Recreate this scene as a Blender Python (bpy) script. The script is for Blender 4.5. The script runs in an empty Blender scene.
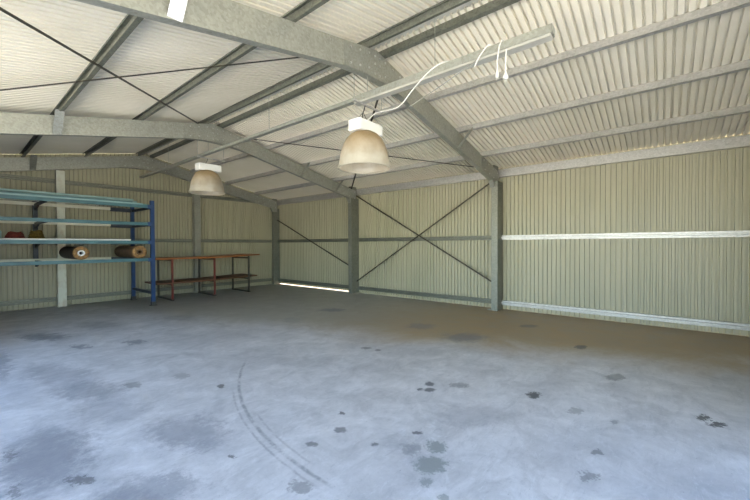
import bpy, bmesh, math, random
from mathutils import Vector, Matrix
random.seed(7)
S = bpy.context.scene
COL = S.collection
PI = math.pi

# ------------------------------------------------------------------ camera
H = 1.5
F_PX, YAW, PITCH, ROLL = 351.7, 0.882, -0.015, 0.004
cam = bpy.data.cameras.new('camera')
cam.sensor_width = 36.0
cam.lens = 36.0 * F_PX / 750.0
cam.clip_start = 0.02
camo = bpy.data.objects.new('camera', cam)
COL.objects.link(camo)
fw = Vector((math.sin(YAW) * math.cos(PITCH), math.cos(YAW) * math.cos(PITCH), math.sin(PITCH)))
rt = Vector((math.cos(YAW), -math.sin(YAW), 0))
up = rt.cross(fw)
rt2 = rt * math.cos(ROLL) - up * math.sin(ROLL)
up2 = up * math.cos(ROLL) + rt * math.sin(ROLL)
M = Matrix((rt2, up2, -fw)).transposed().to_4x4()
M.translation = (0, 0, H)
camo.matrix_world = M
S.camera = camo

# ------------------------------------------------------------------ world, sun, exposure
S.view_settings.view_transform = 'Standard'
S.view_settings.look = 'None'
S.view_settings.gamma = 1
S.view_settings.use_curve_mapping = False
S.view_settings.exposure = 1.48
wd = bpy.data.worlds.new('sky'); S.world = wd; wd.use_nodes = True
wn = wd.node_tree; wn.nodes.clear()
sky = wn.nodes.new('ShaderNodeTexSky')
sky.sky_type = 'NISHITA'; sky.sun_disc = False
sky.sun_elevation = math.radians(50); sky.sun_rotation = math.radians(67)
sky.air_density = 1.0; sky.dust_density = 0.8
bg = wn.nodes.new('ShaderNodeBackground'); bg.inputs['Strength'].default_value = 0.42
wo = wn.nodes.new('ShaderNodeOutputWorld')
wn.links.new(sky.outputs[0], bg.inputs[0]); wn.links.new(bg.outputs[0], wo.inputs[0])
sl = bpy.data.lights.new('sun', 'SUN'); sl.energy = 17.0; sl.angle = math.radians(0.6); sl.color = (1, .95, .86)
so = bpy.data.objects.new('sun', sl); COL.objects.link(so)
sd = Vector((-.40, -.30, -.86))
so.rotation_euler = sd.to_track_quat('-Z', 'Y').to_euler()

# ------------------------------------------------------------------ dimensions
XL, XR, W = -0.88, 3.65, 8.18
XRI = 3.65
ZA, T = 4.076, 0.204                 # rafter top at the apex, roof slope
YZ, YA, YB, YC = -1.27, 3.01, 7.45, 11.57
YG = 11.70                           # gable sheet
YF = -1.45                           # front end of the roof
def zt(x): return ZA - T * abs(x - XRI)          # rafter top
def zr(x): return zt(x) + 0.105                   # underside of roof sheet
SL = math.atan(T)

# ------------------------------------------------------------------ materials
def nodes(name):
    m = bpy.data.materials.new(name); m.use_nodes = True
    nt = m.node_tree
    return m, nt, nt.nodes['Principled BSDF']
def noise(nt, scale, detail=4, rough=.55, dist=0, vec=None):
    n = nt.nodes.new('ShaderNodeTexNoise')
    n.inputs['Scale'].default_value = scale; n.inputs['Detail'].default_value = detail
    n.inputs['Roughness'].default_value = rough; n.inputs['Distortion'].default_value = dist
    if vec is not None: nt.links.new(vec, n.inputs['Vector'])
    return n
def ramp(nt, fac, stops):
    r = nt.nodes.new('ShaderNodeValToRGB')
    while len(r.color_ramp.elements) < len(stops): r.color_ramp.elements.new(.5)
    for e, (p, c) in zip(r.color_ramp.elements, stops):
        e.position = p; e.color = c if len(c) == 4 else (*c, 1)
    nt.links.new(fac, r.inputs[0]); return r
def math_n(nt, op, a, b=None, clamp=False):
    n = nt.nodes.new('ShaderNodeMath'); n.operation = op; n.use_clamp = clamp
    for i, v in enumerate((a, b)):
        if v is None: continue
        if isinstance(v, (int, float)): n.inputs[i].default_value = v
        else: nt.links.new(v, n.inputs[i])
    return n.outputs[0]
def mixc(nt, fac, a, b, mode='MIX'):
    n = nt.nodes.new('ShaderNodeMix'); n.data_type = 'RGBA'; n.blend_type = mode
    for s, v in ((0, fac), (6, a), (7, b)):
        if isinstance(v, (int, float)): n.inputs[s].default_value = v
        elif isinstance(v, tuple): n.inputs[s].default_value = (*v, 1) if len(v) == 3 else v
        else: nt.links.new(v, n.inputs[s])
    return n.outputs[2]
def objco(nt):
    t = nt.nodes.new('ShaderNodeTexCoord'); return t.outputs['Object']
def mapped(nt, scale):
    mp = nt.nodes.new('ShaderNodeMapping'); nt.links.new(objco(nt), mp.inputs[0]); mp.inputs['Scale'].default_value = scale
    return mp.outputs[0]
def simple(name, c1, c2=None, scale=8, rough=.5, metal=0, bump=0, stretch=None, lo=.35, hi=.65):
    m, nt, b = nodes(name)
    vec = mapped(nt, stretch) if stretch else objco(nt)
    c2 = c2 or tuple(x * .8 for x in c1)
    n = noise(nt, scale, 5, .6, 0, vec)
    r = ramp(nt, n.outputs[0], [(lo, c1), (hi, c2)])
    nt.links.new(r.outputs[0], b.inputs['Base Color'])
    b.inputs['Roughness'].default_value = rough; b.inputs['Metallic'].default_value = metal
    if bump:
        bp = nt.nodes.new('ShaderNodeBump'); bp.inputs['Strength'].default_value = bump; bp.inputs['Distance'].default_value = .01
        nt.links.new(n.outputs[0], bp.inputs['Height']); nt.links.new(bp.outputs[0], b.inputs['Normal'])
    return m
def galv(name, c1, c2, rough=.42, metal=.55):
    m, nt, b = nodes(name)
    v = nt.nodes.new('ShaderNodeTexVoronoi'); v.inputs['Scale'].default_value = 45
    nt.links.new(objco(nt), v.inputs['Vector'])
    g = math_n(nt, 'MULTIPLY', v.outputs['Color'], 1)
    n = noise(nt, 6, 5, .65, .4, objco(nt))
    f = math_n(nt, 'ADD', math_n(nt, 'MULTIPLY', g, .45), math_n(nt, 'MULTIPLY', n.outputs[0], .6), True)
    r = ramp(nt, f, [(.25, c1), (.75, c2)])
    nt.links.new(r.outputs[0], b.inputs['Base Color'])
    b.inputs['Roughness'].default_value = rough; b.inputs['Metallic'].default_value = metal
    return m
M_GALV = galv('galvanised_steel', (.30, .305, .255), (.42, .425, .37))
M_COL = galv('half_shaded_zinc', (.19, .195, .155), (.28, .285, .235), .5, .5)  # darker copy of the zinc for columns and back rails, shade in its colour
M_GALV_D = galv('shaded_zinc', (.13, .135, .105), (.22, .225, .18), .5, .5)  # darkest copy of the same zinc, shade painted into its colour
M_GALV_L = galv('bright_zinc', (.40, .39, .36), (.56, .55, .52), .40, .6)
M_STRAP = simple('dark_strap_steel', (.045, .042, .03), (.08, .07, .045), 5, .5, .5)
M_ROOF = simple('cream_roof_coating', (.80, .75, .62), (.75, .70, .56), 1.4, .48)
M_WALL = simple('cream_wall_coating', (.44, .415, .29), (.395, .375, .255), 1.1, .45, stretch=(1, 1, .35))
M_RIDGE = simple('pale_ridge_capping', (.66, .65, .57), None, 2, .5)
M_BOLT = simple('zinc_bolt', (.7, .7, .66), None, 20, .35, .7)
M_PALECOL = simple('stained_pale_paint', (.74, .76, .64), (.50, .42, .28), 7, .55, stretch=(1, 1, .5), lo=.45, hi=.8)
M_BLUE = simple('blue_paint', (.012, .05, .15), (.01, .03, .085), 6, .42, lo=.4, hi=.8)
M_TEAL = simple('faded_teal_paint', (.075, .19, .21), (.045, .12, .14), 7, .45, stretch=(.4, 1, 1))
M_DARKBL = simple('dark_blue_paint', (.012, .02, .04), (.03, .04, .05), 7, .5)
M_TEALPALE = simple('pale_teal_tube', (.34, .50, .49), (.17, .32, .33), 5, .35, stretch=(.4, 1, 1))
M_GREENPL = simple('green_board', (.06, .20, .16), (.10, .27, .2), 6, .5)
M_CREAM = simple('pale_cream_paint', (.80, .80, .64), (.70, .68, .52), 5, .45, stretch=(.4, 1, 1))
M_WHITE = simple('white_tube', (.80, .80, .77), (.66, .66, .62), 5, .4, stretch=(.4, 1, 1))
M_WOOD = simple('varnished_orange_timber', (.42, .15, .035), (.25, .075, .018), 10, .42, stretch=(.25, 3, 3))
M_WOODD = simple('dark_brown_timber', (.17, .07, .03), (.09, .036, .016), 10, .55, stretch=(.25, 3, 3))
M_RUST = simple('red_oxide_steel', (.20, .03, .02), (.11, .025, .015), 12, .55)
M_BLACKST = simple('black_steel', (.03, .028, .022), (.05, .045, .035), 9, .5)
M_CARD = simple('brown_cardboard', (.16, .09, .04), (.09, .05, .025), 14, .8, bump=.3)
M_CARDD = simple('dark_roll_wrap', (.035, .025, .02), (.06, .04, .025), 9, .7, bump=.3)
M_CUT = simple('layered_roll_edge', (.42, .24, .08), (.13, .07, .03), 22, .8, bump=.5)
M_BLACK = simple('hollow_black', (.01, .01, .01), None, 5, .9)
M_BOXW = simple('white_ballast_enamel', (.82, .82, .78), (.75, .75, .70), 4, .35)
M_STRIP = simple('lit_underside_zinc', (.52, .51, .46), (.44, .43, .38), 6, .4, .3)  # paler zinc, brightness of the lit underside put into its colour
M_CABLE = simple('white_cable', (.82, .81, .75), None, 4, .45)
M_CABLEG = simple('grey_cable', (.33, .33, .28), None, 4, .5)
M_RED = simple('red_webbing', (.22, .03, .015), (.10, .015, .01), 25, .7)
M_YEL = simple('yellow_webbing', (.20, .13, .015), (.10, .06, .01), 25, .7)
M_GRASS = simple('dry_grass', (.33, .32, .20), (.42, .38, .26), .8, .9)
M_DIRT = simple('dry_earth', (.24, .17, .11), (.18, .13, .085), 3, .9)
M_GRAVEL = simple('pale_gravel', (.66, .63, .57), (.56, .53, .47), 3, .9)
M_SLABEDGE = simple('slab_concrete', (.4, .4, .38), None, 4, .8)

# paper-white tone with faint scrawl for the bracket on the near rafter
def scrawl_mat():
    m, nt, b = nodes('white_plate_with_faint_scrawl')
    n = noise(nt, 60, 3, .7, 1.5, mapped(nt, (1, 1, .35)))
    r = ramp(nt, n.outputs[0], [(.60, (.82, .78, .80)), (.68, (.50, .48, .46))])
    nt.links.new(r.outputs[0], b.inputs['Base Color']); b.inputs['Roughness'].default_value = .5
    return m
M_SCRAWL = scrawl_mat()

def acrylic():
    m, nt, b = nodes('aged_prismatic_acrylic')
    n = noise(nt, 5, 4, .6, 0, objco(nt))
    r = ramp(nt, n.outputs[0], [(.35, (.80, .76, .66)), (.7, (.66, .60, .48))])
    nt.links.new(r.outputs[0], b.inputs['Base Color'])
    sp = nt.nodes.new('ShaderNodeSeparateXYZ'); nt.links.new(objco(nt), sp.inputs[0])
    age = ramp(nt, math_n(nt, 'ADD', math_n(nt, 'MULTIPLY', sp.outputs[2], 1.5), math_n(nt, 'MULTIPLY', n.outputs[0], .3)), [(.30, (1, 1, 1)), (.75, (.84, .70, .50))])
    class _O: pass
    rr = _O(); rr.outputs = [mixc(nt, 1.0, r.outputs[0], age.outputs[0], 'MULTIPLY')]; r = rr
    nt.links.new(r.outputs[0], b.inputs['Base Color'])
    b.inputs['Roughness'].default_value = .28
    b.inputs['Transmission Weight'].default_value = .0
    tr = nt.nodes.new('ShaderNodeBsdfTranslucent'); nt.links.new(r.outputs[0], tr.inputs[0])
    tp = nt.nodes.new('ShaderNodeBsdfTransparent')
    mx = nt.nodes.new('ShaderNodeMixShader'); mx.inputs[0].default_value = .55
    mx2 = nt.nodes.new('ShaderNodeMixShader'); mx2.inputs[0].default_value = .14
    nt.links.new(b.outputs[0], mx.inputs[1]); nt.links.new(tr.outputs[0], mx.inputs[2])
    nt.links.new(mx.outputs[0], mx2.inputs[1]); nt.links.new(tp.outputs[0], mx2.inputs[2])
    nt.links.new(mx2.outputs[0], nt.nodes['Material Output'].inputs[0])
    return m
M_ACR = acrylic()

# oil and dirt stains of the slab, the first few also paint its bright left side darker: (x, y, half length, half width, angle, strength) in metres
ST = [(.42, 3.4, .6, .28, 1.5, .85), (.62, 2.3, .42, .24, 1.7, .75), (.9, 4.6, .5, .22, 1.9, .65), (.75, 5.6, .6, .2, 1.7, .5), (2.9, 3.6, .5, .2, 2.3, .3), (2.9, 1.3, .5, .22, 2.4, .3), (1.0, 7.89, 0.572, 0.222, 2.01, 1), (1.83, 6.36, 0.251, 0.124, 1.93, 1), (1.23, 6.69, 0.225, 0.103, 1.85, 1), (0.94, 5.41, 0.28, 0.127, 1.82, 0.5), (1.22, 2.94, 0.413, 0.241, 1.85, 0.7), (0.84, 2.41, 0.281, 0.13, 2.06, 0.6), (0.92, 3.9, 0.453, 0.223, 1.83, 0.35), (0.41, 6.46, 1.011, 0.086, 1.51, 0.7), (5.61, 5.91, 0.351, 0.246, 2.09, 1), (4.36, 5.75, 0.298, 0.19, 1.11, 0.4), (5.5, 3.47, 0.297, 0.237, 2.44, 0.7), (5.29, 2.5, 0.398, 0.271, 2.47, 0.9), (3.85, 3.33, 0.073, 0.059, 2.17, 0.8), (3.87, 3.14, 0.048, 0.043, 0.71, 0.8), (1.83, 3.64, 0.061, 0.033, 1.3, 1), (3.27, 1.94, 0.058, 0.05, -0.1, 1), (3.14, 1.86, 0.063, 0.049, 2.49, 1), (3.09, 1.95, 0.034, 0.03, 0.08, 1), (3.44, 1.68, 0.098, 0.065, 2.44, 0.6), (2.21, 2.21, 0.026, 0.018, 0.87, 1), (2.0, 2.02, 0.05, 0.045, 1.73, 0.8), (2.02, 1.67, 0.027, 0.026, 1.05, 0.8), (2.36, 1.51, 0.04, 0.022, 2.3, 0.9), (2.14, 1.43, 0.079, 0.071, 0.04, 0.4), (1.72, 2.04, 0.046, 0.033, 2.05, 0.8), (1.26, 2.36, 0.024, 0.016, 1.79, 0.9), (1.37, 1.73, 0.076, 0.053, 2.04, 0.6), (3.68, 0.99, 0.087, 0.056, -0.21, 1.4), (4.11, -0.27, 0.081, 0.033, -0.31, 1.4), (4.03, -0.34, 0.083, 0.032, 2.47, 1.4), (3.56, 0.61, 0.084, 0.049, 2.7, 0.5), (3.55, 0.31, 0.046, 0.024, 2.87, 0.6), (2.95, 0.37, 0.051, 0.028, 2.83, 0.7), (2.6, 0.37, 0.075, 0.042, 2.67, 0.6), (4.75, 0.42, 0.143, 0.073, -0.24, 0.7), (5.83, 0.93, 0.127, 0.068, -0.14, 1), (6.74, 1.91, 0.177, 0.11, 2.57, 0.7), (1.69, 4.28, 0.122, 0.07, 1.6, 0.4), (1.24, 4.42, 0.124, 0.064, 1.76, 0.6), (0.52, 2.88, 0.109, 0.036, 2.13, 0.8), (0.24, 3.05, 0.09, 0.021, 1.55, 0.6), (0.26, 3.61, 0.107, 0.024, 1.55, 0.6), (1.81, 8.26, 0.584, 0.275, 1.87, 0.6), (3.03, 7.74, 0.475, 0.264, 1.88, 0.5)]
GS = [(2.28, 1.3, 0.081, 0.064, 0.2, 1), (2.07, 1.22, 0.113, 0.094, 2.69, 1), (1.9, 1.15, 0.045, 0.037, 2.56, 0.9), (1.85, 1.0, 0.036, 0.024, 2.42, 0.8)]
def floor_mat():
    m, nt, b = nodes('worn_concrete_slab')
    L = nt.links
    co = objco(nt)
    big = noise(nt, .55, 6, .62, .3, co)
    med = noise(nt, 2.6, 8, .72, .6, co)
    fine = noise(nt, 26, 6, .75, 0, co)
    streak = noise(nt, 3.2, 7, .7, .9, mapped(nt, (.45, 1.6, 1)))
    mot = noise(nt, 7.5, 8, .78, 1.2, mapped(nt, (.7, 1.2, 1)))
    base = ramp(nt, med.outputs[0], [(.30, (.41, .41, .42)), (.50, (.53, .525, .535)), (.72, (.67, .66, .67))]).outputs[0]
    base = mixc(nt, math_n(nt, 'MULTIPLY', ramp(nt, big.outputs[0], [(.50, (0, 0, 0)), (.66, (1, 1, 1))]).outputs[0], .45), base, (.30, .31, .34))
    base = mixc(nt, math_n(nt, 'MULTIPLY', ramp(nt, streak.outputs[0], [(.55, (0, 0, 0)), (.70, (1, 1, 1))]).outputs[0], .35), base, (.26, .27, .29))
    base = mixc(nt, math_n(nt, 'MULTIPLY', ramp(nt, fine.outputs[0], [(.60, (0, 0, 0)), (.72, (1, 1, 1))]).outputs[0], .5), base, (.27, .27, .28))
    base = mixc(nt, math_n(nt, 'MULTIPLY', ramp(nt, fine.outputs[0], [(.30, (1, 1, 1)), (.40, (0, 0, 0))]).outputs[0], .25), base, (.70, .71, .73))
    base = mixc(nt, math_n(nt, 'MULTIPLY', ramp(nt, mot.outputs[0], [(.54, (0, 0, 0)), (.66, (1, 1, 1))]).outputs[0], .34), base, (.29, .30, .33))
    base = mixc(nt, math_n(nt, 'MULTIPLY', ramp(nt, mot.outputs[0], [(.34, (1, 1, 1)), (.46, (0, 0, 0))]).outputs[0], .30), base, (.74, .75, .78))
    for k, (ang, sc, lo, st, colr) in enumerate(((.5, (1.2, 9, 1), .60, .38, (.27, .28, .31)), (-.9, (1.5, 11, 1), .61, .34, (.30, .31, .34)), (1.9, (2.5, 14, 1), .59, .30, (.76, .76, .77)))):
        mp = nt.nodes.new('ShaderNodeMapping'); L.new(co, mp.inputs[0]); mp.inputs['Rotation'].default_value = (0, 0, ang); mp.inputs['Scale'].default_value = sc; mp.inputs['Location'].default_value = (k * 3.1, k, 0)
        sn = noise(nt, 2.2, 6, .8, 1.4, mp.outputs[0])
        base = mixc(nt, math_n(nt, 'MULTIPLY', ramp(nt, sn.outputs[0], [(lo, (0, 0, 0)), (lo + .07, (1, 1, 1))]).outputs[0], st), base, colr)
    pits = noise(nt, 48, 3, .6, 0, co)
    base = mixc(nt, math_n(nt, 'MULTIPLY', ramp(nt, pits.outputs[0], [(.68, (0, 0, 0)), (.73, (1, 1, 1))]).outputs[0], .6), base, (.16, .16, .17))
    # brown dirt trodden in along the right wall, its mask widening towards the back
    sx = nt.nodes.new('ShaderNodeSeparateXYZ'); L.new(co, sx.inputs[0])
    wob = math_n(nt, 'MULTIPLY', math_n(nt, 'SUBTRACT', noise(nt, .7, 6, .65, .5, co).outputs[0], .5), 2.2)
    u = math_n(nt, 'ADD', math_n(nt, 'ADD', sx.outputs[0], math_n(nt, 'MULTIPLY', sx.outputs[1], .35)), wob)
    mr = nt.nodes.new('ShaderNodeMapRange'); mr.interpolation_type = 'SMOOTHSTEP'
    L.new(u, mr.inputs[0]); mr.inputs[1].default_value = 5.1; mr.inputs[2].default_value = 6.5
    dirt = mixc(nt, math_n(nt, 'MULTIPLY', ramp(nt, med.outputs[0], [(.4, (0, 0, 0)), (.65, (1, 1, 1))]).outputs[0], .7), (.36, .25, .125), (.23, .165, .08))
    # less brown, more grey towards the back
    mg = nt.nodes.new('ShaderNodeMapRange'); mg.interpolation_type = 'SMOOTHSTEP'
    L.new(sx.outputs[1], mg.inputs[0]); mg.inputs[1].default_value = 2.5; mg.inputs[2].default_value = 6.5
    dirt = mixc(nt, mg.outputs[0], dirt, (.32, .31, .27))
    base = mixc(nt, math_n(nt, 'MULTIPLY', mr.outputs[0], .92), base, dirt)
    # stains
    wv = noise(nt, 7, 8, .82, 0, co)
    sub = nt.nodes.new('ShaderNodeVectorMath'); sub.operation = 'SUBTRACT'; L.new(wv.outputs['Color'], sub.inputs[0]); sub.inputs[1].default_value = (.5, .5, .5)
    wf = noise(nt, 24, 6, .75, 0, co)
    sub2 = nt.nodes.new('ShaderNodeVectorMath'); sub2.operation = 'SUBTRACT'; L.new(wf.outputs['Color'], sub2.inputs[0]); sub2.inputs[1].default_value = (.5, .5, .5)
    def dcoord(amp, sub=sub):
        scl = nt.nodes.new('ShaderNodeVectorMath'); scl.operation = 'SCALE'; L.new(sub.outputs[0], scl.inputs[0]); scl.inputs['Scale'].default_value = amp
        add = nt.nodes.new('ShaderNodeVectorMath'); add.operation = 'ADD'; L.new(scl.outputs[0], add.inputs[0]); L.new(co, add.inputs[1])
        return add.outputs[0]
    dbig, dsm, dmd = dcoord(.8), dcoord(.12, sub2), dcoord(.24, sub2)
    def stain(lst):
        acc = None
        for (x, y, a, c, ang, s) in lst:
            mp = nt.nodes.new('ShaderNodeMapping'); mp.vector_type = 'TEXTURE'
            L.new(dbig if a > .2 else (dmd if a > .07 else dsm), mp.inputs[0])
            mp.inputs['Location'].default_value = (x, y, 0); mp.inputs['Rotation'].default_value = (0, 0, ang); mp.inputs['Scale'].default_value = (a, c, 1)
            ln = nt.nodes.new('ShaderNodeVectorMath'); ln.operation = 'LENGTH'; L.new(mp.outputs[0], ln.inputs[0])
            r = nt.nodes.new('ShaderNodeMapRange'); r.interpolation_type = 'SMOOTHSTEP'
            L.new(ln.outputs['Value'], r.inputs[0])
            soft = .45 if a > .2 else .75
            r.inputs[1].default_value = 1.25; r.inputs[2].default_value = soft; r.inputs[3].default_value = 0; r.inputs[4].default_value = min(1, s * .85)
            acc = r.outputs[0] if acc is None else math_n(nt, 'MAXIMUM', acc, r.outputs[0])
        return acc
    base = mixc(nt, math_n(nt, 'MULTIPLY', stain([s for s in ST if s[2] > .2]), .9), base, (.14, .15, .18))
    base = mixc(nt, stain([s for s in ST if s[2] <= .2]), base, (.085, .085, .09))
    base = mixc(nt, stain(GS), base, (.22, .24, .235))
    # curved tyre marks: rings of given centre, radius, kept near a point
    def ring(cx, cy, R, w, px, py, pr, s):
        v = nt.nodes.new('ShaderNodeVectorMath'); v.operation = 'DISTANCE'; L.new(dcoord(.03), v.inputs[0]); v.inputs[1].default_value = (cx, cy, 0)
        d = math_n(nt, 'ABSOLUTE', math_n(nt, 'SUBTRACT', v.outputs['Value'], R))
        r = nt.nodes.new('ShaderNodeMapRange'); L.new(d, r.inputs[0]); r.inputs[1].default_value = w; r.inputs[2].default_value = w * .3; r.inputs[3].default_value = 0; r.inputs[4].default_value = s
        q = nt.nodes.new('ShaderNodeVectorMath'); q.operation = 'DISTANCE'; L.new(co, q.inputs[0]); q.inputs[1].default_value = (px, py, 0)
        k = nt.nodes.new('ShaderNodeMapRange'); k.interpolation_type = 'SMOOTHSTEP'; L.new(q.outputs['Value'], k.inputs[0]); k.inputs[1].default_value = pr; k.inputs[2].default_value = pr * .8; k.inputs[3].default_value = 0; k.inputs[4].default_value = 1
        return math_n(nt, 'MULTIPLY', r.outputs[0], k.outputs[0])
    acc = None
    for a in TYRES:
        o = ring(*a); acc = o if acc is None else math_n(nt, 'MAXIMUM', acc, o)
    brk = ramp(nt, noise(nt, 9, 5, .7, 0, co).outputs[0], [(.36, (0, 0, 0)), (.55, (1, 1, 1))]).outputs[0]
    base = mixc(nt, math_n(nt, 'MULTIPLY', acc, brk), base, (.12, .125, .14))
    L.new(base, b.inputs['Base Color'])
    rg = ramp(nt, med.outputs[0], [(.3, (.55, .55, .55)), (.7, (.38, .38, .38))])
    L.new(rg.outputs[0], b.inputs['Roughness'])
    b.inputs['Specular IOR Level'].default_value = .5
    bp = nt.nodes.new('ShaderNodeBump'); bp.inputs['Strength'].default_value = .15; bp.inputs['Distance'].default_value = .004
    L.new(fine.outputs[0], bp.inputs['Height']); L.new(bp.outputs[0], b.inputs['Normal'])
    return m
def circ(p, q, r):
    ax, ay = p; bx, by = q; cx, cy = r
    d = 2 * (ax * (by - cy) + bx * (cy - ay) + cx * (ay - by))
    ux = ((ax * ax + ay * ay) * (by - cy) + (bx * bx + by * by) * (cy - ay) + (cx * cx + cy * cy) * (ay - by)) / d
    uy = ((ax * ax + ay * ay) * (cx - bx) + (bx * bx + by * by) * (ax - cx) + (cx * cx + cy * cy) * (bx - ax)) / d
    return ux, uy, math.hypot(ax - ux, ay - uy)
c1 = circ((2.52, 4.27), (1.79, 3.16), (1.50, 1.95))
c2 = circ((1.2, 5.3), (.75, 4.0), (.6, 2.4))
TYRES = [(c1[0], c1[1], c1[2], .022, 1.9, 2.9, 1.5, .6), (c1[0], c1[1], c1[2] + .06, .014, 1.75, 2.5, 1.0, .4), (c1[0], c1[1], c1[2] - .07, .014, 1.7, 2.3, .5, .3),
         (c2[0], c2[1], c2[2], .03, .85, 3.9, 1.2, .18)]
M_FLOOR = floor_mat()

# ------------------------------------------------------------------ mesh helpers
class MB:
    def __init__(s): s.v = []; s.f = []; s.m = []; s.mats = []; s.sm = []
    def mi(s, mat):
        if mat not in s.mats: s.mats.append(mat)
        return s.mats.index(mat)
    def add(s, vs, fs, mat=None, smooth=False):
        o = len(s.v); s.v += [tuple(v) for v in vs]; s.f += [tuple(i + o for i in f) for f in fs]
        s.m += [s.mi(mat)] * len(fs) if mat else [0] * len(fs); s.sm += [smooth] * len(fs)
    def box(s, a, b, mat=None, bev=0):
        (x0, y0, z0), (x1, y1, z1) = a, b
        x0, x1 = sorted((x0, x1)); y0, y1 = sorted((y0, y1)); z0, z1 = sorted((z0, z1))
        vs = [(x, y, z) for z in (z0, z1) for y in (y0, y1) for x in (x0, x1)]
        s.add(vs, [(0, 2, 3, 1), (4, 5, 7, 6), (0, 1, 5, 4), (2, 6, 7, 3), (0, 4, 6, 2), (1, 3, 7, 5)], mat)
    def sweep(s, prof, o, u, v, w, mat=None):
        """closed profile (list of (a,b)) placed at o + a*u + b*v, swept by vector w"""
        o, u, v, w = map(Vector, (o, u, v, w)); n = len(prof)
        vs = [o + u * a + v * b for a, b in prof] + [o + u * a + v * b + w for a, b in prof]
        fs = [(i, (i + 1) % n, n + (i + 1) % n, n + i) for i in range(n)] + [tuple(range(n - 1, -1, -1)), tuple(range(n, 2 * n))]
        s.add(vs, fs, mat)
    def bar(s, p, q, wd, th, side=(0, 0, 1), mat=None):
        p, q = Vector(p), Vector(q); d = (q - p).normalized(); a = d.cross(Vector(side)).normalized(); b = a.cross(d).normalized()
        s.sweep([(-wd / 2, -th / 2), (wd / 2, -th / 2), (wd / 2, th / 2), (-wd / 2, th / 2)], p, a, b, q - p, mat)
    def tube(s, pts, r, mat=None, n=8, cap=True):
        pts = [Vector(p) for p in pts]; rings = []
        prev = None
        for i, p in enumerate(pts):
            d = (pts[min(i + 1, len(pts) - 1)] - pts[max(i - 1, 0)]).normalized()
            if prev is None:
                a = d.cross(Vector((0, 0, 1)));
                if a.length < .01: a = d.cross(Vector((1, 0, 0)))
            else: a = prev - d * prev.dot(d)
            a.normalize(); prev = a; b = d.cross(a)
            rr = r[i] if isinstance(r, (list, tuple)) else r
            rings.append([p + (a * math.cos(t) + b * math.sin(t)) * rr for t in (2 * PI * k / n for k in range(n))])
        vs = [v for R in rings for v in R]
        fs = [(i * n + k, i * n + (k + 1) % n, (i + 1) * n + (k + 1) % n, (i + 1) * n + k) for i in range(len(pts) - 1) for k in range(n)]
        s.add(vs, fs, mat, True)
        if cap:
            s.add(rings[0], [tuple(range(n - 1, -1, -1))], mat); s.add(rings[-1], [tuple(range(n))], mat)
    def lathe(s, prof, c=(0, 0, 0), axis='Z', mat=None, n=32, close=False, flute=0):
        vs = []; N = len(prof)
        for i, (r, z) in enumerate(prof):
            for k in range(n):
                t = 2 * PI * k / n; rr = r * (1 + (flute if k % 2 else 0))
                x, y = rr * math.cos(t), rr * math.sin(t)
                p = (x, y, z) if axis == 'Z' else ((x, z, y) if axis == 'Y' else (z, x, y))
                vs.append((c[0] + p[0], c[1] + p[1], c[2] + p[2]))
        M_ = N if close else N - 1
        fs = [(i * n + k, i * n + (k + 1) % n, ((i + 1) % N) * n + (k + 1) % n, ((i + 1) % N) * n + k) for i in range(M_) for k in range(n)]
        s.add(vs, fs, mat, True)
    def build(s, name, mat=None, parent=None, loc=None, recalc=True, bevel=0):
        me = bpy.data.meshes.new(name)
        if loc is not None: s.v = [(x - loc[0], y - loc[1], z - loc[2]) for x, y, z in s.v]
        me.from_pydata(s.v, [], s.f)
        if mat and not s.mats: me.materials.append(mat)
        for m in s.mats: me.materials.append(m)
        for p, i, k in zip(me.polygons, s.m, s.sm): p.material_index = i; p.use_smooth = k
        if recalc:
            bm = bmesh.new(); bm.from_mesh(me); bmesh.ops.recalc_face_normals(bm, faces=bm.faces); bm.to_mesh(me); bm.free()
        me.update()
        o = bpy.data.objects.new(name, me); COL.objects.link(o)
        if loc is not None: o.location = loc
        if parent: o.parent = parent
        if bevel:
            b = o.modifiers.new('bevel', 'BEVEL'); b.width = bevel; b.segments = 2; b.limit_method = 'ANGLE'
        return o
def tag(o, label, cat, group=None, kind=None):
    o['label'] = label; o['category'] = cat
    if group: o['group'] = group
    if kind: o['kind'] = kind
    return o
def struct(o, label=None, cat=None):
    o['kind'] = 'structure'
    if label: o['label'] = label
    if cat: o['category'] = cat
    return o
def thing(name, label, cat, loc=(0, 0, 0), group=None):
    o = bpy.data.objects.new(name, None); COL.objects.link(o); o.location = loc; o.empty_display_size = .1
    return tag(o, label, cat, group)
def part(mb, name, mat, root, bevel=0, label=None):
    """mesh given in world coordinates, child of root (root has only a location)"""
    L = Vector((0, 0, 0)); r = root
    while r is not None: L += r.location; r = r.parent
    mb.v = [(x - L.x, y - L.y, z - L.z) for x, y, z in mb.v]
    o = mb.build(name, mat, root, bevel=bevel)
    if label: o['label'] = label
    return o

def cprof(h, b, t=.004, lip=.016):
    """C section: web on the left (a=0), height h along +b axis"""
    return [(0, 0), (b, 0), (b, lip), (b - t, lip), (b - t, t), (t, t), (t, h - t), (b - t, h - t), (b - t, h - lip), (b, h - lip), (b, h), (0, h)]
def iprof(h, b, t=.008):
    """double lipped section (two C back to back), centred"""
    x = b / 2; w = t / 2; l = .02
    return [(-x, 0), (x, 0), (x, l), (x - t, l), (x - t, t), (w, t), (w, h - t), (x - t, h - t), (x - t, h - l), (x, h - l), (x, h), (-x, h), (-x, h - l), (-x + t, h - l), (-x + t, h - t), (-w, h - t), (-w, t), (-x + t, t), (-x + t, l), (-x, l)]

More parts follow.
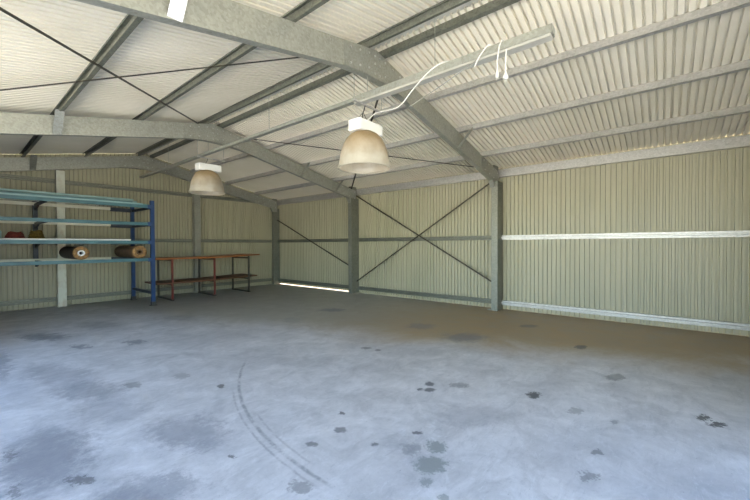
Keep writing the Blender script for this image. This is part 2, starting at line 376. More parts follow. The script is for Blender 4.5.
# ------------------------------------------------------------------ setting
PITCHR = 0.0872
RIBD = .034
def rib_profile(s0, s1, wall=False, off=0.0):
    """(s, depth) points of ribbed sheet: flat pan with a recessed rib at every pitch"""
    pts = []; s = s0 + off
    while s < s1 + .001:
        for a, d in (((0, 0), (.042, 0), (.047, RIBD), (.081, RIBD), (.086, 0)) if wall else ((0, 0), (.052, 0), (.057, RIBD), (.080, RIBD), (.085, 0))):
            if s + a <= s1 + .0015: pts.append((s + a, d))
        s += PITCHR
    if pts[-1][0] < s1: pts.append((s1, 0))
    return pts
def sheet(name, fn0, fn1, prof, mat, th=.0015):
    """fn0/fn1 map (s, depth) to the two ends of every corrugation line"""
    mb = MB(); n = len(prof)
    vs = [fn0(s, d) for s, d in prof] + [fn1(s, d) for s, d in prof]
    fs = [(i, i + 1, n + i + 1, n + i) for i in range(n - 1)]
    mb.add(vs, fs, mat)
    o = mb.build(name, recalc=False)
    m = o.modifiers.new('thickness', 'SOLIDIFY'); m.thickness = th; m.offset = 0
    return struct(o)

# floor slab
mb = MB(); mb.box((XL - .02, YF, -.15), (W - .02, YG - .001, 0))
struct(mb.build('floor', M_FLOOR))
# ground outside
mb = MB(); mb.box((-60, -60, -.30), (60, 60, -.16)); mb.box((W + .05, -22, -.16), (W + 3.2, 14, -.06), M_DIRT)
mb.m[:6] = [mb.mi(M_GRASS)] * 6
struct(mb.build('ground'), 'dry grass paddock around the shed', 'ground')
mb = MB(); mb.box((-22, -22, -.16), (XL - .03, 14, -.03)); mb.box((XL - .03, -22, -.16), (W + .05, YF - .01, -.03)); GRAV = mb; struct(mb.build('gravel_apron', M_GRAVEL), 'pale gravel around the shed', 'ground')

# roof
po = rib_profile(YF, YG + .12)
def roofpt(x, y, d):
    s = -1 if x < XRI else 1
    return (x + d * math.sin(SL) * s, y, zr(x) + d * math.cos(SL))
sheet('ceiling', lambda s, d: roofpt(XRI + .10, s, d), lambda s, d: roofpt(W + .16, s, d), po, M_ROOF).name = 'ceiling_right'
sheet('ceiling_left', lambda s, d: roofpt(XRI - .10, s, d), lambda s, d: roofpt(XL - .16, s, d), po, M_ROOF)
mb = MB()
for s in (-1, 1):
    mb.add([(XRI, YF, zr(XRI) + .045), (XRI, YG + .1, zr(XRI) + .045), (XRI + s * .26, YG + .1, zr(XRI + .26) + .03), (XRI + s * .26, YF, zr(XRI + .26) + .03)], [(0, 1, 2, 3)])
rc = mb.build('trim_1', M_RIDGE, recalc=False); mm = rc.modifiers.new('t', 'SOLIDIFY'); mm.thickness = .002; struct(rc, 'ridge capping of the roof', 'trim')

# walls
LOPEN = YB
XFO = 3.6
def wall_x(name, X, sgn, y0, y1, zb, ztop):
    sheet(name, lambda s, d: (X + sgn * d, s, zb), lambda s, d: (X + sgn * d, s, ztop), rib_profile(y0, y1, True), M_WALL)
wall_x('wall_right', W, 1, YF, YB, -.02, 3.256)
wall_x('wall_right_rear', W, 1, YB, YG + .02, .018, 3.256)
wall_x('wall_left', XL, -1, LOPEN, YG + .02, .0, 3.25)
pg = rib_profile(XL, W, True)
sheet('wall_back', lambda s, d: (s, YG + d, -.15), lambda s, d: (s, YG + d, zr(s) + (.05 if abs(s - XRI) < .2 else -.004)), pg, M_WALL)
# front gable
sheet('wall_front', lambda s, d: (s, YF + .06 - d, 0), lambda s, d: (s, YF + .06 - d, zr(s) - .004), rib_profile(XFO, W), M_WALL)
sheet('wall_front_header', lambda s, d: (s, YF + .06 - d, 3.0), lambda s, d: (s, YF + .06 - d, zr(s) - .004), rib_profile(XL, XFO), M_WALL)

# ------------------------------------------------------------------ portal frames
RD, RW = .30, .09
G_FR = 'portal frames of the shed'
BOLT_ME = []
def put_bolts(pts, y, par):
    for bx, bz in pts:
        if not BOLT_ME:
            m = MB(); m.tube([(0, -.013, 0), (0, 0, 0)], .013, None, 6); o = m.build('bolt', M_BOLT); BOLT_ME.append(o.data); 
        else:
            o = bpy.data.objects.new('bolt', BOLT_ME[0]); COL.objects.link(o)
        o.parent = par; o.location = (bx - XRI, -RW / 2 - .010, bz)
def portal(y, label, fly, plate_mat=None, gable=False):
    root = thing('portal_frame', label, 'steel frame', (XRI, y, 0), G_FR)
    xin_r, xin_l = W - .006, XL + .006
    cd = .335 if y < 11 else .27; CW = .14 if y < 11 else .10; cy = y - (.045 if y == YA else 0)
    # columns: C section, web facing -Y, flange towards the room
    for x, s in ((xin_r, -1), (xin_l, 1)):
        m = MB(); htop = zt(x - 0) - .02
        m.sweep(cprof(cd, CW, .006, .03), (x, cy - CW / 2, 0), (0, 1, 0), (s, 0, 0), (0, 0, zt(x + s * cd) - .30)); m.sweep(cprof(cd - .1, RW, .006, .022), (x + s * .1, y - RW / 2, zt(x + s * cd) - .30), (0, 1, 0), (s, 0, 0), (0, 0, .36))
        c = part(m, 'column', M_COL, root)
        m = MB(); m.box((x + s * .0, y - .11, 0), (x + s * (cd + .02), y + .11, .012)); part(m, 'base_plate', M_GALV, c)
    # rafters
    for s in (1, -1):
        xe = W - .102 if s > 0 else XL + .102
        m = MB(); d = Vector((xe - XRI, 0, zt(xe) - ZA)); n = Vector((s * T, 0, 1)).normalized()
        h = RD * math.cos(SL)
        m.sweep(cprof(RD, RW, .006, .022), (XRI, y - RW / 2, ZA - RD / math.cos(SL)), (0, 1, 0), (0, 0, 1 / math.cos(SL)), d)
        part(m, 'rafter', M_GALV, root)
        # knee plate with haunch
        xi = xe - s * (cd - .096); zb = zt(xe) - RD
        m = MB(); q = [(xe, zt(xe) - .01), (xe - s * 1.0, zt(xe - s * 1.0) - .01), (xe - s * 1.0, zt(xe - s * 1.0) - RD), (xi - s * .10, zt(xi - s * .10) - RD), (xi, zt(xi) - RD - .14), (xe, zt(xi) - RD - .14)]
        m.sweep(q, (0, y - RW / 2 - .010, 0), (1, 0, 0), (0, 0, 1), (0, .008, 0))
        # haunch flange along the curved lower edge
        for a, b in ((2, 3), (3, 4)):
            m.bar((q[a][0], y, q[a][1]), (q[b][0], y, q[b][1]), RW + .02, .008, (0, 0, 1))
        k = part(m, 'knee_plate', M_GALV, root)
        bolts = []
        for i in range(4):
            for j in range(2):
                bx = xe - s * (.08 + .0 + i * .26 if j == 0 else .08 + i * .24); bz = zt(bx) - (.07 if j == 0 else .25)
                bolts.append((bx, bz))
        put_bolts(bolts, y, k)
    # apex plate
    m = MB(); a = .62; zt_ = ZA - .012
    q = [(XRI - a, zt(XRI - a) - .012), (XRI, zt_), (XRI + a, zt(XRI + a) - .012), (XRI + a, zt(XRI + a) - RD), (XRI + .25, ZA - RD - .085), (XRI - .25, ZA - RD - .085), (XRI - a, zt(XRI - a) - RD)]
    m.sweep(q, (0, y - RW / 2 - .010, 0), (1, 0, 0), (0, 0, 1), (0, .008, 0))
    for i, j in ((3, 4), (4, 5), (5, 6)):
        m.bar((q[i][0], y, q[i][1]), (q[j][0], y, q[j][1]), RW + .02, .008, (0, 0, 1))
    k = part(m, 'apex_plate', M_GALV, root)
    bolts = []
    for i in range(-3, 4):
        if i == 0: continue
        bx = XRI + i * .17
        for dz in (.07, .26): bolts.append((bx, zt(bx) - dz))
    for dz in (.1, .2, .33): 
        for dx in (-.05, .05): bolts.append((XRI + dx, ZA - dz))
    put_bolts(bolts, y, k)
    for x in fly:
        m = MB(); wd = .11 if x < XRI else .07
        p = Vector((x, y - .30, zt(x) + .02)); q = Vector((x, y - RW / 2 - .004, zt(x) - RD + .0))
        if x > XRI: p = Vector((x + .03, y - .33, zt(x) + .02))
        m.bar(p, q, wd, .006, (1, 0, 0)) if False else None
        d = (q - p).normalized(); a_ = Vector((1, 0, 0)); b_ = a_.cross(d).normalized()
        m.sweep([(-wd / 2, -.003), (wd / 2, -.003), (wd / 2, .02), (wd / 2 - .005, .02), (wd / 2 - .005, .003), (-wd / 2, .003)], p, a_, b_, q - p)
        for dx in (-.03, 0, .03):
            e = q - d * .03; m.tube([(e.x + dx, e.y - .016, e.z), (e.x + dx, e.y, e.z)], .009, None, 6)
        fb = part(m, 'fly_brace', M_SCRAWL if (plate_mat and x < XRI) else M_GALV, root)
        if plate_mat and x < XRI: fb['label'] = 'white fly brace with faint scrawled marks'
    return root
portal(YZ, 'nearest steel portal frame, only a brace of it peeking in at the right edge', (6.10, 7.21))
portal(YA, 'large near galvanised portal frame crossing the top of the picture, with the white bracket', (1.15, 6.03), True)
portal(YB, 'middle galvanised portal frame rising between the two cross-braced wall bays', (1.12, 5.95, 7.2))
portal(YC, 'farthest galvanised portal frame standing against the back wall', (1.3,))

# ------------------------------------------------------------------ purlins
PX = {'L': [(3.49, 'left of the ridge gap'), (2.30, 'second down from the ridge on the left slope'), (1.14, 'third down from the ridge on the left slope'), (-.05, 'fourth down from the ridge on the left slope')],
      'R': [(3.81, 'right of the ridge gap'), (4.96, 'second down from the ridge on the right slope'), (6.09, 'third down from the ridge on the right slope'), (7.21, 'lowest on the right slope, just above the eave beam')]}
for side, L in PX.items():
    s = -1 if side == 'L' else 1
    for x, lab in L:
        m = MB(); u = Vector((-s * math.cos(SL), 0, math.sin(SL))) ; v = Vector((s * math.sin(SL), 0, math.cos(SL)))
        # open side faces down the slope
        p = cprof(.10, .055, .004, .016)
        o = Vector((x, YF + .1, zt(x) + .002)) - u * (.0275) * (1)
        u2 = -u
        o = Vector((x, YF + .1, zt(x) + .003)) - u2 * .0275
        m.sweep(p, o, u2, v, (0, YG - YF - .14, 0))
        lo = Vector((x, YF, zt(x)))
        ob = m.build('roof_purlin', M_GALV_L if side == 'R' and x > 4 else M_GALV_D, loc=lo)  # left slope and ridge get the darker copy, shade carried by colour
        tag(ob, f'galvanised roof purlin {lab}', 'roof beam', 'roof purlins under the sheets')
# eave beams
m = MB(); m.sweep(cprof(.17, .10, .004, .02), (W - .004, YZ - .1, 3.045), (-1, 0, 0), (0, 0, 1), (0, YG - YZ + .05, 0))
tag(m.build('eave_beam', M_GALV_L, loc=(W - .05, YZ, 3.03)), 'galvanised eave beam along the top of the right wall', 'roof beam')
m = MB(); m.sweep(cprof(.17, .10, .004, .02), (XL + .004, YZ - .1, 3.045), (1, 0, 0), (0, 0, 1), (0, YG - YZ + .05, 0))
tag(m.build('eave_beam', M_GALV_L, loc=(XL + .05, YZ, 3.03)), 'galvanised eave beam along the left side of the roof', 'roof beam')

# ------------------------------------------------------------------ girts
def girt_prof():
    # deep C with a raised central rib on the face turned to the room; a = away from the sheet, b = up
    return [(0, 0), (.060, 0), (.060, .034), (.099, .040), (.099, .062), (.060, .068), (.060, .104), (0, .104), (0, .098), (.054, .098), (.054, .006), (0, .006)]
BAYS = [(YZ, YA, 'nearest'), (YA, YB, 'cross-braced middle'), (YB, YG - .1, 'farthest')]
for (a, b, nm) in BAYS:
    near = nm in ('front', 'nearest')
    for z, zn in ((1.60, 'mid-height'), (.10, 'bottom')):
        m = MB(); m.sweep(girt_prof(), (W - .003, a + .088, z), (-1, 0, 0), (0, 0, 1), (0, b - a - (.176 if b < 10 else .09), 0))
        tag(m.build('wall_girt', M_GALV_L if near else M_GALV_D, loc=(W - .05, a, z)), f'galvanised {zn} wall rail of the {nm} bay of the right wall', 'wall rail', 'rails of the right wall')  # rails past the near bay take the darker copy, painting in their shade
GX = [(XL + .02, 1.70, 'left of the pale post'), (1.70, 5.02, 'between the pale post and the dark post'), (5.02, W - .285, 'right of the dark post')]
for a, b, nm in GX:
    for z, zn in ((3.05, 'upper'), (1.60, 'mid-height'), (.13, 'bottom')):
        if zn == 'upper' and nm.startswith('right'): b2 = W - .40
        else: b2 = b
        m = MB(); m.sweep(girt_prof(), (a, YG - .003, z), (0, -1, 0), (0, 0, 1), (b2 - a - .001, 0, 0))
        tag(m.build('wall_girt', M_COL, loc=(a, YG - .05, z)), f'{zn} rail of the back wall {nm}', 'wall rail', 'rails of the back wall')  # darker copy here too, colouring in the shade of the far end
# gable posts
def gpost(x0, x1, mat, label):
    t_ = thing('gable_post', label, 'post', ((x0 + x1) / 2, YG - .18, 0))
    m = MB(); m.sweep(cprof(x1 - x0, .16, .005, .02), (x0, YG - .265, 0), (0, 1, 0), (1, 0, 0), (0, 0, zt(x1) - .33 if x1 > XRI else zt(x0) - .33))
    part(m, 'post_body', mat, t_)
    m = MB(); m.box((x0 - .03, YG - .28, 0), (x1 + .03, YG - .10, .01)); part(m, 'base_plate', M_GALV, t_)
gpost(1.70, 1.86, M_PALECOL, 'pale stained post against the back wall behind the blue rack')
gpost(4.95, 5.14, M_GALV, 'dark grey steel post against the back wall behind the timber bench')

# ------------------------------------------------------------------ bracing straps
def strap(p, q, label, side, w=.032):
    m = MB(); m.bar(p, q, w, .004, side)
    c = (Vector(p) + Vector(q)) / 2
    tag(m.build('bracing_strap', M_STRAP, loc=tuple(p)), label, 'strap', 'flat steel bracing straps')
XB = W - .108
strap((XB, YB - .06, 3.02), (XB, YA + .06, .60), 'bracing strap of the middle right wall bay falling towards the near column', (1, 0, 0), .036)
strap((XB - .008, YA + .06, 2.98), (XB - .008, YB - .06, .36), 'bracing strap of the middle right wall bay falling towards the far column', (1, 0, 0), .036)
strap((XB, 11.52, 2.47), (XB, YB + .06, .76), 'single bracing strap of the farthest right wall bay', (1, 0, 0), .036)
def rs(x0, y0, x1, y1, label, dz=0):
    side = Vector((-T if x0 < XRI else T, 0, 1))
    strap((x0, y0, zt(x0) - .006 - dz), (x1, y1, zt(x1) - .006 - dz), label, (-1 if x0 < XRI else 1, 0, 0) if False else Vector((T * (1 if x0 > XRI else -1), 0, 1)), .036)
def rod(x0, y0, x1, y1, label, dz=0):
    m = MB(); p = Vector((x0, y0, zt(x0) - .010 - dz)); q = Vector((x1, y1, zt(x1) - .010 - dz))
    n = Vector((T * (1 if x0 > XRI else -1), 0, 1)).normalized(); d = (q - p).normalized(); a = n.cross(d).normalized()
    m.sweep([(-.017, -.003), (.017, -.003), (.017, .003), (-.017, .003)], p, a, n, q - p)
    tag(m.build('bracing_strap', M_STRAP, loc=tuple(p)), label, 'strap', 'flat steel bracing straps')
rod(-.62, YA + .06, 3.3, YB - .06, 'bracing strap under the left roof slope running away towards the ridge')
rod(3.42, YA + .06, -.62, YB - .06, 'bracing strap under the left roof slope running away towards the left eave', .008)
rod(7.85, YA + .06, 4.3, YB - .06, 'bracing strap under the right roof slope running away towards the ridge')
rod(4.0, YA + .06, 7.85, YB - .06, 'bracing strap under the right roof slope running away towards the right eave', .008)

# ------------------------------------------------------------------ trunking under the ridge
XT, ZT = 3.50, 3.40
def uprof(w, h, t=.004):
    return [(-w / 2, 0), (w / 2, 0), (w / 2, h), (w / 2 - .018, h), (w / 2 - .018, h - t), (w / 2 - t, h - t), (w / 2 - t, t), (-w / 2 + t, t), (-w / 2 + t, h - t), (-w / 2 + .018, h - t), (-w / 2 + .018, h), (-w / 2, h)]
tr = thing('ceiling_trunking', 'long galvanised cable trunking hung below the ridge, running to the back wall', 'cable trunking', (XT, 2.9, ZT))
m = MB(); m.sweep(uprof(.075, .05), (XT, 3.15, ZT + .01), (1, 0, 0), (0, 0, 1), (0, 8.30, 0)); part(m, 'rear_channel', M_GALV, tr)
m = MB(); m.sweep(uprof(.11, .075), (XT, .79, ZT - .01), (1, 0, 0), (0, 0, 1), (0, 2.42, 0)); m.box((XT - .055, .785, ZT - .01), (XT + .055, .792, ZT + .065)); part(m, 'front_channel', M_GALV, tr)
m = MB(); m.box((XT - .048, .80, ZT - .034), (XT + .048, 3.19, ZT - .011)); part(m, 'lit_underside_strip', M_STRIP, tr, label='pale strip for the lit underside of the channel')  # strip added so the lit lower face of the channel shows paler
for y, zz in ((2.0, zt(XT) + .0), (3.0, ZA - RD - .07), (5.2, zt(XT)), (7.4, ZA - RD - .07), (9.5, zt(XT))):
    m = MB(); m.tube([(XT, y, ZT + .03), (XT, y, zz)], .004, None, 6); part(m, 'hanging_wire', M_GALV, tr)

# ------------------------------------------------------------------ highbay lamps
def lamp(y, label):
    zb = 2.50 if y < 5 else 2.60
    cx = 3.48
    root = thing('highbay_lamp', label, 'lamp', (cx, y, zb), 'highbay lamps hung from the trunking')
    R = .335
    prof = [(R, 0), (R + .008, .012), (R - .002, .03), (.327, .08), (.316, .15), (.297, .23), (.268, .31), (.228, .38), (.18, .43), (.12, .465), (.08, .475)]
    inner = [(r - .006, z) for r, z in reversed(prof)]
    m = MB(); m.lathe(prof + inner, (cx, y, zb), 'Z', None, 96, close=True, flute=.006); sh = part(m, 'reflector', M_ACR, root)
    m = MB(); m.lathe([(R + .004, -.006), (R + .012, .0), (R + .012, .016), (R + .002, .018), (R - .008, .010), (R - .008, -.004)], (cx, y, zb), 'Z', None, 64, close=True); part(m, 'rim_ring', M_ACR, sh)
    m = MB(); m.box((cx - .20, y - .10, zb + .455), (cx + .27, y + .10, zb + .60)); b = part(m, 'ballast_box', M_BOXW, root, bevel=.014)
    m = MB(); m.box((cx - .18, y - .105, zb + .47), (cx - .02, y - .10, zb + .585)); m.box((cx + .27, y - .07, zb + .48), (cx + .278, y + .07, zb + .57)); part(m, 'box_cover', M_BOXW, b, bevel=.006)
    m = MB(); m.lathe([(.0, .12), (.03, .125), (.05, .16), (.055, .21), (.045, .27), (.03, .31), (.03, .44), (.0, .44)], (cx, y, zb), 'Z', None, 24); part(m, 'bulb', M_BOXW, root)
    # hook and crossbar
    zc = 3.32
    m = MB(); m.tube([(cx - .03, y, zb + .602), (cx - .03, y, zc - .12), (cx + .0, y, zc - .06), (cx + .02, y, zc + .0)], .007, None, 6); m.tube([(cx - .14, y, zb + .602), (cx - .02, y, zc - .10)], .004, None, 6); m.tube([(cx + .10, y, zb + .602), (cx - .02, y, zc - .10)], .004, None, 6); part(m, 'hook', M_BLACKST, root)
    m = MB(); m.box((cx - .20, y - .015, zc), (cx + .38, y + .015, zc + .02)); cb = part(m, 'crossbar', M_GALV_L, root)
    m = MB()
    m.tube([(cx - .19, y, zc + .02), (cx - .19, y, zt(cx - .19) - (.30 if abs(y - YA) < .2 or abs(y - YB) < .2 else 0))], .004, None, 6)
    m.tube([(cx + .37, y, zc + .02), (cx + .37, y, zt(cx + .37) - (.30 if abs(y - YA) < .2 or abs(y - YB) < .2 else 0))], .004, None, 6)
    part(m, 'suspension_wires', M_GALV, cb)
lamp(3.04, 'large near bell-shaped highbay lamp with white box, in front of the middle of the roof')
lamp(7.43, 'farther bell-shaped highbay lamp with white box, hanging above the timber bench')

# cables
def cable(name, pts, r, mat, label):
    # smooth through catmull-rom
    P = [Vector(p) for p in pts]; out = []
    for i in range(len(P) - 1):
        p0, p1, p2, p3 = P[max(i - 1, 0)], P[i], P[i + 1], P[min(i + 2, len(P) - 1)]
        for k in range(6):
            t = k / 6; out.append(.5 * ((2 * p1) + (p2 - p0) * t + (2 * p0 - 5 * p1 + 4 * p2 - p3) * t * t + (3 * p1 - p0 - 3 * p2 + p3) * t ** 3))
    out.append(P[-1]); m = MB(); m.tube(out, r, None, 8)
    return tag(m.build(name, mat, loc=tuple(P[0])), label, 'cable')
xc = XT
cable('power_cable', [(3.43, 3.0, 3.05), (3.5, 2.9, 3.17), (3.5, 2.78, 3.18), (3.47, 2.48, 3.16), (3.45, 2.27, 3.29), (3.44, 2.06, 3.42), (3.44, 1.88, 3.475), (3.50, 1.80, 3.475)], .0062, M_CABLE, 'white cable drooping from the near lamp up to the trunking')
cable('power_cable', [(3.43, 2.3, 3.10), (3.43, 2.1, 3.16), (3.42, 1.94, 3.20), (3.42, 1.7, 3.28), (3.43, 1.48, 3.37), (3.45, 1.42, 3.475)], .005, M_CABLEG, 'thin grey cable hanging slack below the trunking')
cable('power_cable', [(3.425, 1.5, 3.30), (3.42, 1.46, 3.37), (3.425, 1.40, 3.44), (3.44, 1.36, 3.478), (3.52, 1.33, 3.478)], .0062, M_CABLE, 'short white cable end lapped over the trunking')
for yy, zz, lab in ((1.27, 3.16, 'white plug cable looped over the trunking, its small plug hanging'), (1.19, 3.12, 'white plug cable with the bigger plug, hanging nearest the trunking end')):
    c = thing('plug_cable', lab, 'cable', (3.43, yy, zz), 'plug cables hanging from the trunking')
    if yy > 1.2: pts = [(3.43, yy, zz + .02), (3.427, yy, zz + .12), (3.425, yy - .02, 3.42), (3.44, yy - .04, 3.48), (3.54, yy - .06, 3.48), (3.58, yy - .06, 3.43)]
    else: pts = [(3.43, yy, zz + .02), (3.43, yy, zz + .14), (3.45, yy, 3.375)]
    m = MB(); m.tube([Vector(p) for p in pts], .0065, None, 8); part(m, 'flex', M_CABLE, c)
    m = MB(); rr = .026 if yy < 1.2 else .018; m.lathe([(0, -.035), (rr, -.03), (rr, -.005), (rr * .5, .02), (.008, .04), (0, .04)], (3.43, yy, zz), 'Z', None, 12); m.box((3.425, yy - .012, zz - .06), (3.428, yy - .006, zz - .03)); m.box((3.432, yy + .004, zz - .06), (3.435, yy + .010, zz - .03)); part(m, 'plug', M_CABLE, c)

# ------------------------------------------------------------------ blue rack
RX0, RX1, RXM = -.60, 3.26, 1.31
RYF, RYB = 9.90, 11.38
rack = thing('storage_rack', 'tall blue steel storage rack with long teal shelf beams against the back wall', 'rack', (RX1, RYF, 0))
for x, y, h_ in ((RX1, RYF, 2.62), (RX1, RYB, 2.56), (RXM, RYB, 2.56), (RX0, RYB, 2.56), (RX0, RYF, 2.62)):
    m = MB(); m.sweep(cprof(.085, .07, .005, .018), (x - .0425, y - .035, 0), (0, 1, 0), (1, 0, 0), (0, 0, h_)) if x != RXM else m.sweep(cprof(.085, .07, .005, .018), (x - .0425, y - .035, 1.10), (0, 1, 0), (1, 0, 0), (0, 0, h_ - 1.10))
    up_ = part(m, 'upright', M_BLUE if x > 3 else M_DARKBL, rack)
    if x == RXM: continue
    m = MB(); m.box((x - .07, y - .07, 0), (x + .07, y + .07, .012)); m.box((x - .05, y - .06, .012), (x + .05, y + .04, .10)); part(m, 'foot_plate', M_BLACKST, up_)
LV = [2.50, 2.07, 1.615, 1.185]
for i, z in enumerate(LV):
    m = MB(); m.sweep([(0, 0), (.05, 0), (.05, .006), (.006, .006), (.006, .075), (0, .075)], (RX0 + .04, RYF - .02, z - .07), (0, 1, 0), (0, 0, 1), (RX1 - RX0 - .08, 0, 0))
    b = part(m, 'shelf_beam', M_TEAL, rack)
    m = MB(); m.box((RX1 - .10, RYF - .03, z - .08), (RX1 - .03, RYF + .03, z + .012)); part(m, 'beam_connector', M_BLUE, b)
    m = MB(); m.box((RX0 + .04, RYB - .06, z - .055), (2.75, RYB - .02, z + .02)); part(m, 'rear_beam', M_CREAM, rack, label='pale cream rear beam')
    m = MB(); m.box((2.75, RYB - .07, z - .085), (RX1 - .03, RYB - .015, z + .01)); part(m, 'rear_beam_bracket', M_DARKBL, rack)
    for x in (RX1, RXM, RX0):
        m = MB(); m.box((x - .025, RYF + .035, z - .075), (x + .025, RYB - .035, z - .02)); 
        if x == RXM:
            m.sweep([(0, 0), (.5, .0), (0, -.10)], (x - .02, RYB - .035, z - .07), (0, -1, 0), (0, 0, 1), (.04, 0, 0))
        part(m, 'side_rail', M_DARKBL, rack)
for x in (RX1, RX0):
    m = MB(); m.box((x - .025, RYF + .035, .28), (x + .025, RYB - .035, .34)); part(m, 'side_rail', M_DARKBL, rack)

# long stock lying on the rack
def stock(name, x0, x1, y, z, w, h_, mat, label, cat, tube=False, dx=0, group=None):
    m = MB()
    if tube: m.tube([(x0, y, z + w / 2), (x1, y + dx, z + w / 2)], w / 2, None, 12)
    else: m.sweep([(-w / 2, 0), (w / 2, 0), (w / 2, h_), (-w / 2, h_)], (x0, y, z), (0, 1, 0), (0, 0, 1), (x1 - x0, dx, 0))
    return tag(m.build(name, mat, loc=(x0, y, z)), label, cat, group, None)
z1 = LV[0] + .006
GS_ = 'long lengths stored on top of the rack'
stock('steel_tube', -.7, 3.06, 9.925, z1, .035, .035, M_TEALPALE, 'pale teal square tube on top of the blue rack, nearest the front edge', 'tube', group=GS_)
stock('steel_tube', -.7, 2.86, 9.98, z1, .05, .065, M_TEAL, 'darker teal square tube second from the front on top of the blue rack', 'tube', group=GS_)
stock('steel_tube', -.7, 2.98, 10.08, z1, .095, .06, M_TEALPALE, 'thick pale teal tube third from the front on top of the blue rack', 'tube', True, group=GS_)
stock('steel_tube', -.7, 2.95, 10.25, z1, .12, .15, M_TEALPALE, 'pale teal square tube farthest back on top of the blue rack', 'tube', group=GS_)
stock('green_board', 2.15, 3.19, 9.915, LV[0] - .062, .014, .085, M_GREENPL, 'short dark green board at the right end of the top shelf', 'board')
stock('white_tube', -.7, 2.80, 9.93, LV[2] + .006, .038, .038, M_WHITE, 'long white tube lying along the third shelf of the blue rack', 'tube', True)
stock('cream_rail', -.7, 2.4, 10.9, z1, .05, .04, M_CREAM, 'cream rail lying at the back on top of the blue rack', 'rail')

# rolls
def roll(x, y0, y1, z, r, label, core, wrap):
    t_ = thing('material_roll', label, 'roll', (x, y0, z - r), 'rolls on the lowest shelf')
    m = MB(); n = 28
    prof = [(r * .30, 0), (r * .34, -.004), (r * .6, .004), (r * .8, -.004), (r * .95, .004), (r, .016), (r, .32), (r * .97, .34), (r * 1.0, y1 - y0 - .02), (r * .94, y1 - y0), (r * .3, y1 - y0)]
    m.lathe(prof, (x, y0, z), 'Y', None, n, close=True)
    body = part(m, 'roll_body', wrap, t_)
    m = MB(); m.lathe([(r * .45, -.008), (r * .62, -.006), (r * .82, -.010), (r * .99, -.004), (r * 1.0, .03), (r * .45, .03)], (x, y0, z), 'Y', None, n, close=True)
    part(m, 'rolled_edge', M_CUT, t_)
    m = MB(); m.lathe([(r * .24, -.014), (r * .46, -.014), (r * .46, .2), (r * .24, .2)], (x, y0, z), 'Y', None, 20, close=True); part(m, 'core_tube', M_WHITE if core else M_CARD, t_)
roll(1.85, 9.83, 11.3, 1.185 + .012 + .145, .145, 'dark roll with a hollow white core on the lowest shelf, under the pale post', True, M_CARDD)
roll(2.96, 9.83, 11.3, 1.185 + .012 + .15, .15, 'brown roll with a solid looking end on the lowest shelf, beside the blue upright', False, M_CARD)

# heap of webbing on the third shelf
def loops(cx, cy, z, n, rx, ry, h_, seed):
    rnd = random.Random(seed); pts = []
    for k in range(n * 14):
        a = k * 2 * PI / 14; f = k / (n * 14)
        pts.append((cx + math.cos(a) * rx * (1 - .45 * f + rnd.uniform(-.05, .05)), cy + math.sin(a) * ry * (1 - .4 * f), z + h_ * f + .012 * math.sin(a * 3 + seed)))
    return pts
zz = LV[2] + .0
m = MB(); m.box((RX0 + .05, RYF + .05, zz - .018), (2.9, RYB - .07, zz)); tag(m.build('shelf_board', M_WOODD, loc=(RX0, RYF, zz)), 'dark timber board laid over the third shelf of the blue rack', 'board')
zz += .012
m = MB(); m.tube(loops(.88, 10.35, zz, 6, .17, .20, .16, 2), .014, None, 6); tag(m.build('webbing_coil', M_RED, loc=(.88, 10.35, zz)), 'coil of red webbing on the third shelf of the blue rack', 'strap')
m = MB(); m.tube(loops(1.22, 10.45, zz, 6, .14, .2, .20, 5), .014, None, 6); tag(m.build('webbing_coil', M_YEL, loc=(1.22, 10.45, zz)), 'coil of yellow webbing on the third shelf, right of the red coil', 'strap')
t_ = thing('pale_canister', 'pale green canister at the left edge of the picture on the third shelf', 'canister', (.58, 10.1, LV[2]))
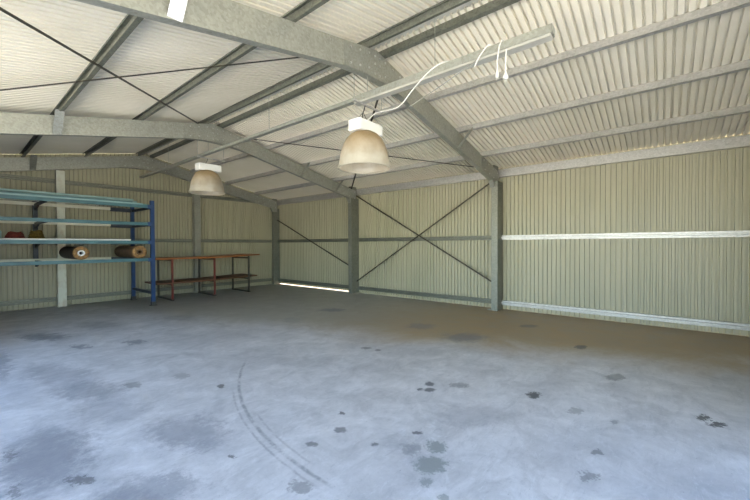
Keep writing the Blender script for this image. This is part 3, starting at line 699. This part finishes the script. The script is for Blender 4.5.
m = MB(); m.lathe([(0, 0), (.075, 0), (.08, .01), (.08, .17), (.06, .20), (.03, .21), (.0, .21)], (.60, 10.1, LV[2] + .002), 'Z', None, 20); part(m, 'canister_body', M_TEALPALE, t_)
m = MB(); m.lathe([(0, .208), (.03, .208), (.03, .24), (0, .24)], (.60, 10.1, LV[2] + .002), 'Z', None, 16); part(m, 'cap', M_BLACKST, t_)

# ------------------------------------------------------------------ timber workbench
BY0, BY1 = 10.30, 11.30
bench = thing('work_bench', 'long low timber bench on dark steel legs against the back wall', 'bench', (5.0, 10.8, 0))
def plank_top(x0, x1, z, mat, name, y0, y1, n, dz0=0, dz1=0):
    m = MB(); w = (y1 - y0) / n
    for k in range(n):
        a = y0 + k * w + .004; b = y0 + (k + 1) * w - .004
        m.sweep([(a, 0), (b, 0), (b, .038), (a, .038)], (x0, 0, z + dz0), (0, 1, 0), (0, 0, 1), (x1 - x0, 0, dz1 - dz0))
    return part(m, name, mat, bench, bevel=.003)
plank_top(3.42, 5.12, 1.125, M_WOOD, 'bench_top', BY0 - .08, BY1 + .02, 4)
plank_top(5.13, 6.52, 1.125, M_WOOD, 'bench_top', BY0 - .02, BY1 + .06, 4, 0, .05)
plank_top(3.48, 5.12, .46, M_WOODD, 'lower_shelf', BY0 - .04, BY1 - .10, 4)
plank_top(5.13, 6.44, .46, M_WOODD, 'lower_shelf', BY0 + .0, BY1 - .04, 4, 0, .03)
for i, x in enumerate((3.86, 5.02, 6.13)):
    mt = M_RUST if i < 2 else M_BLACKST
    for y in (BY0, BY1):
        m = MB(); r_ = .022; zt_ = 1.122 if x < 6 else 1.155
        m.box((x - r_, y - r_, .04), (x + r_, y + r_, zt_)); part(m, 'leg', mt if y == BY0 else M_BLACKST, bench)
    m = MB(); m.box((x - .022, BY0 - .05, 0), (x + .022, BY1 + .05, .04)); part(m, 'foot_bar', M_BLACKST, bench)
    for z0, z1_ in ((1.075, 1.12), (.415, .458)):
        m = MB(); m.box((x - .02, BY0 + .022, z0), (x + .02, BY1 - .022, z1_)); part(m, 'cross_rail', M_BLACKST, bench)
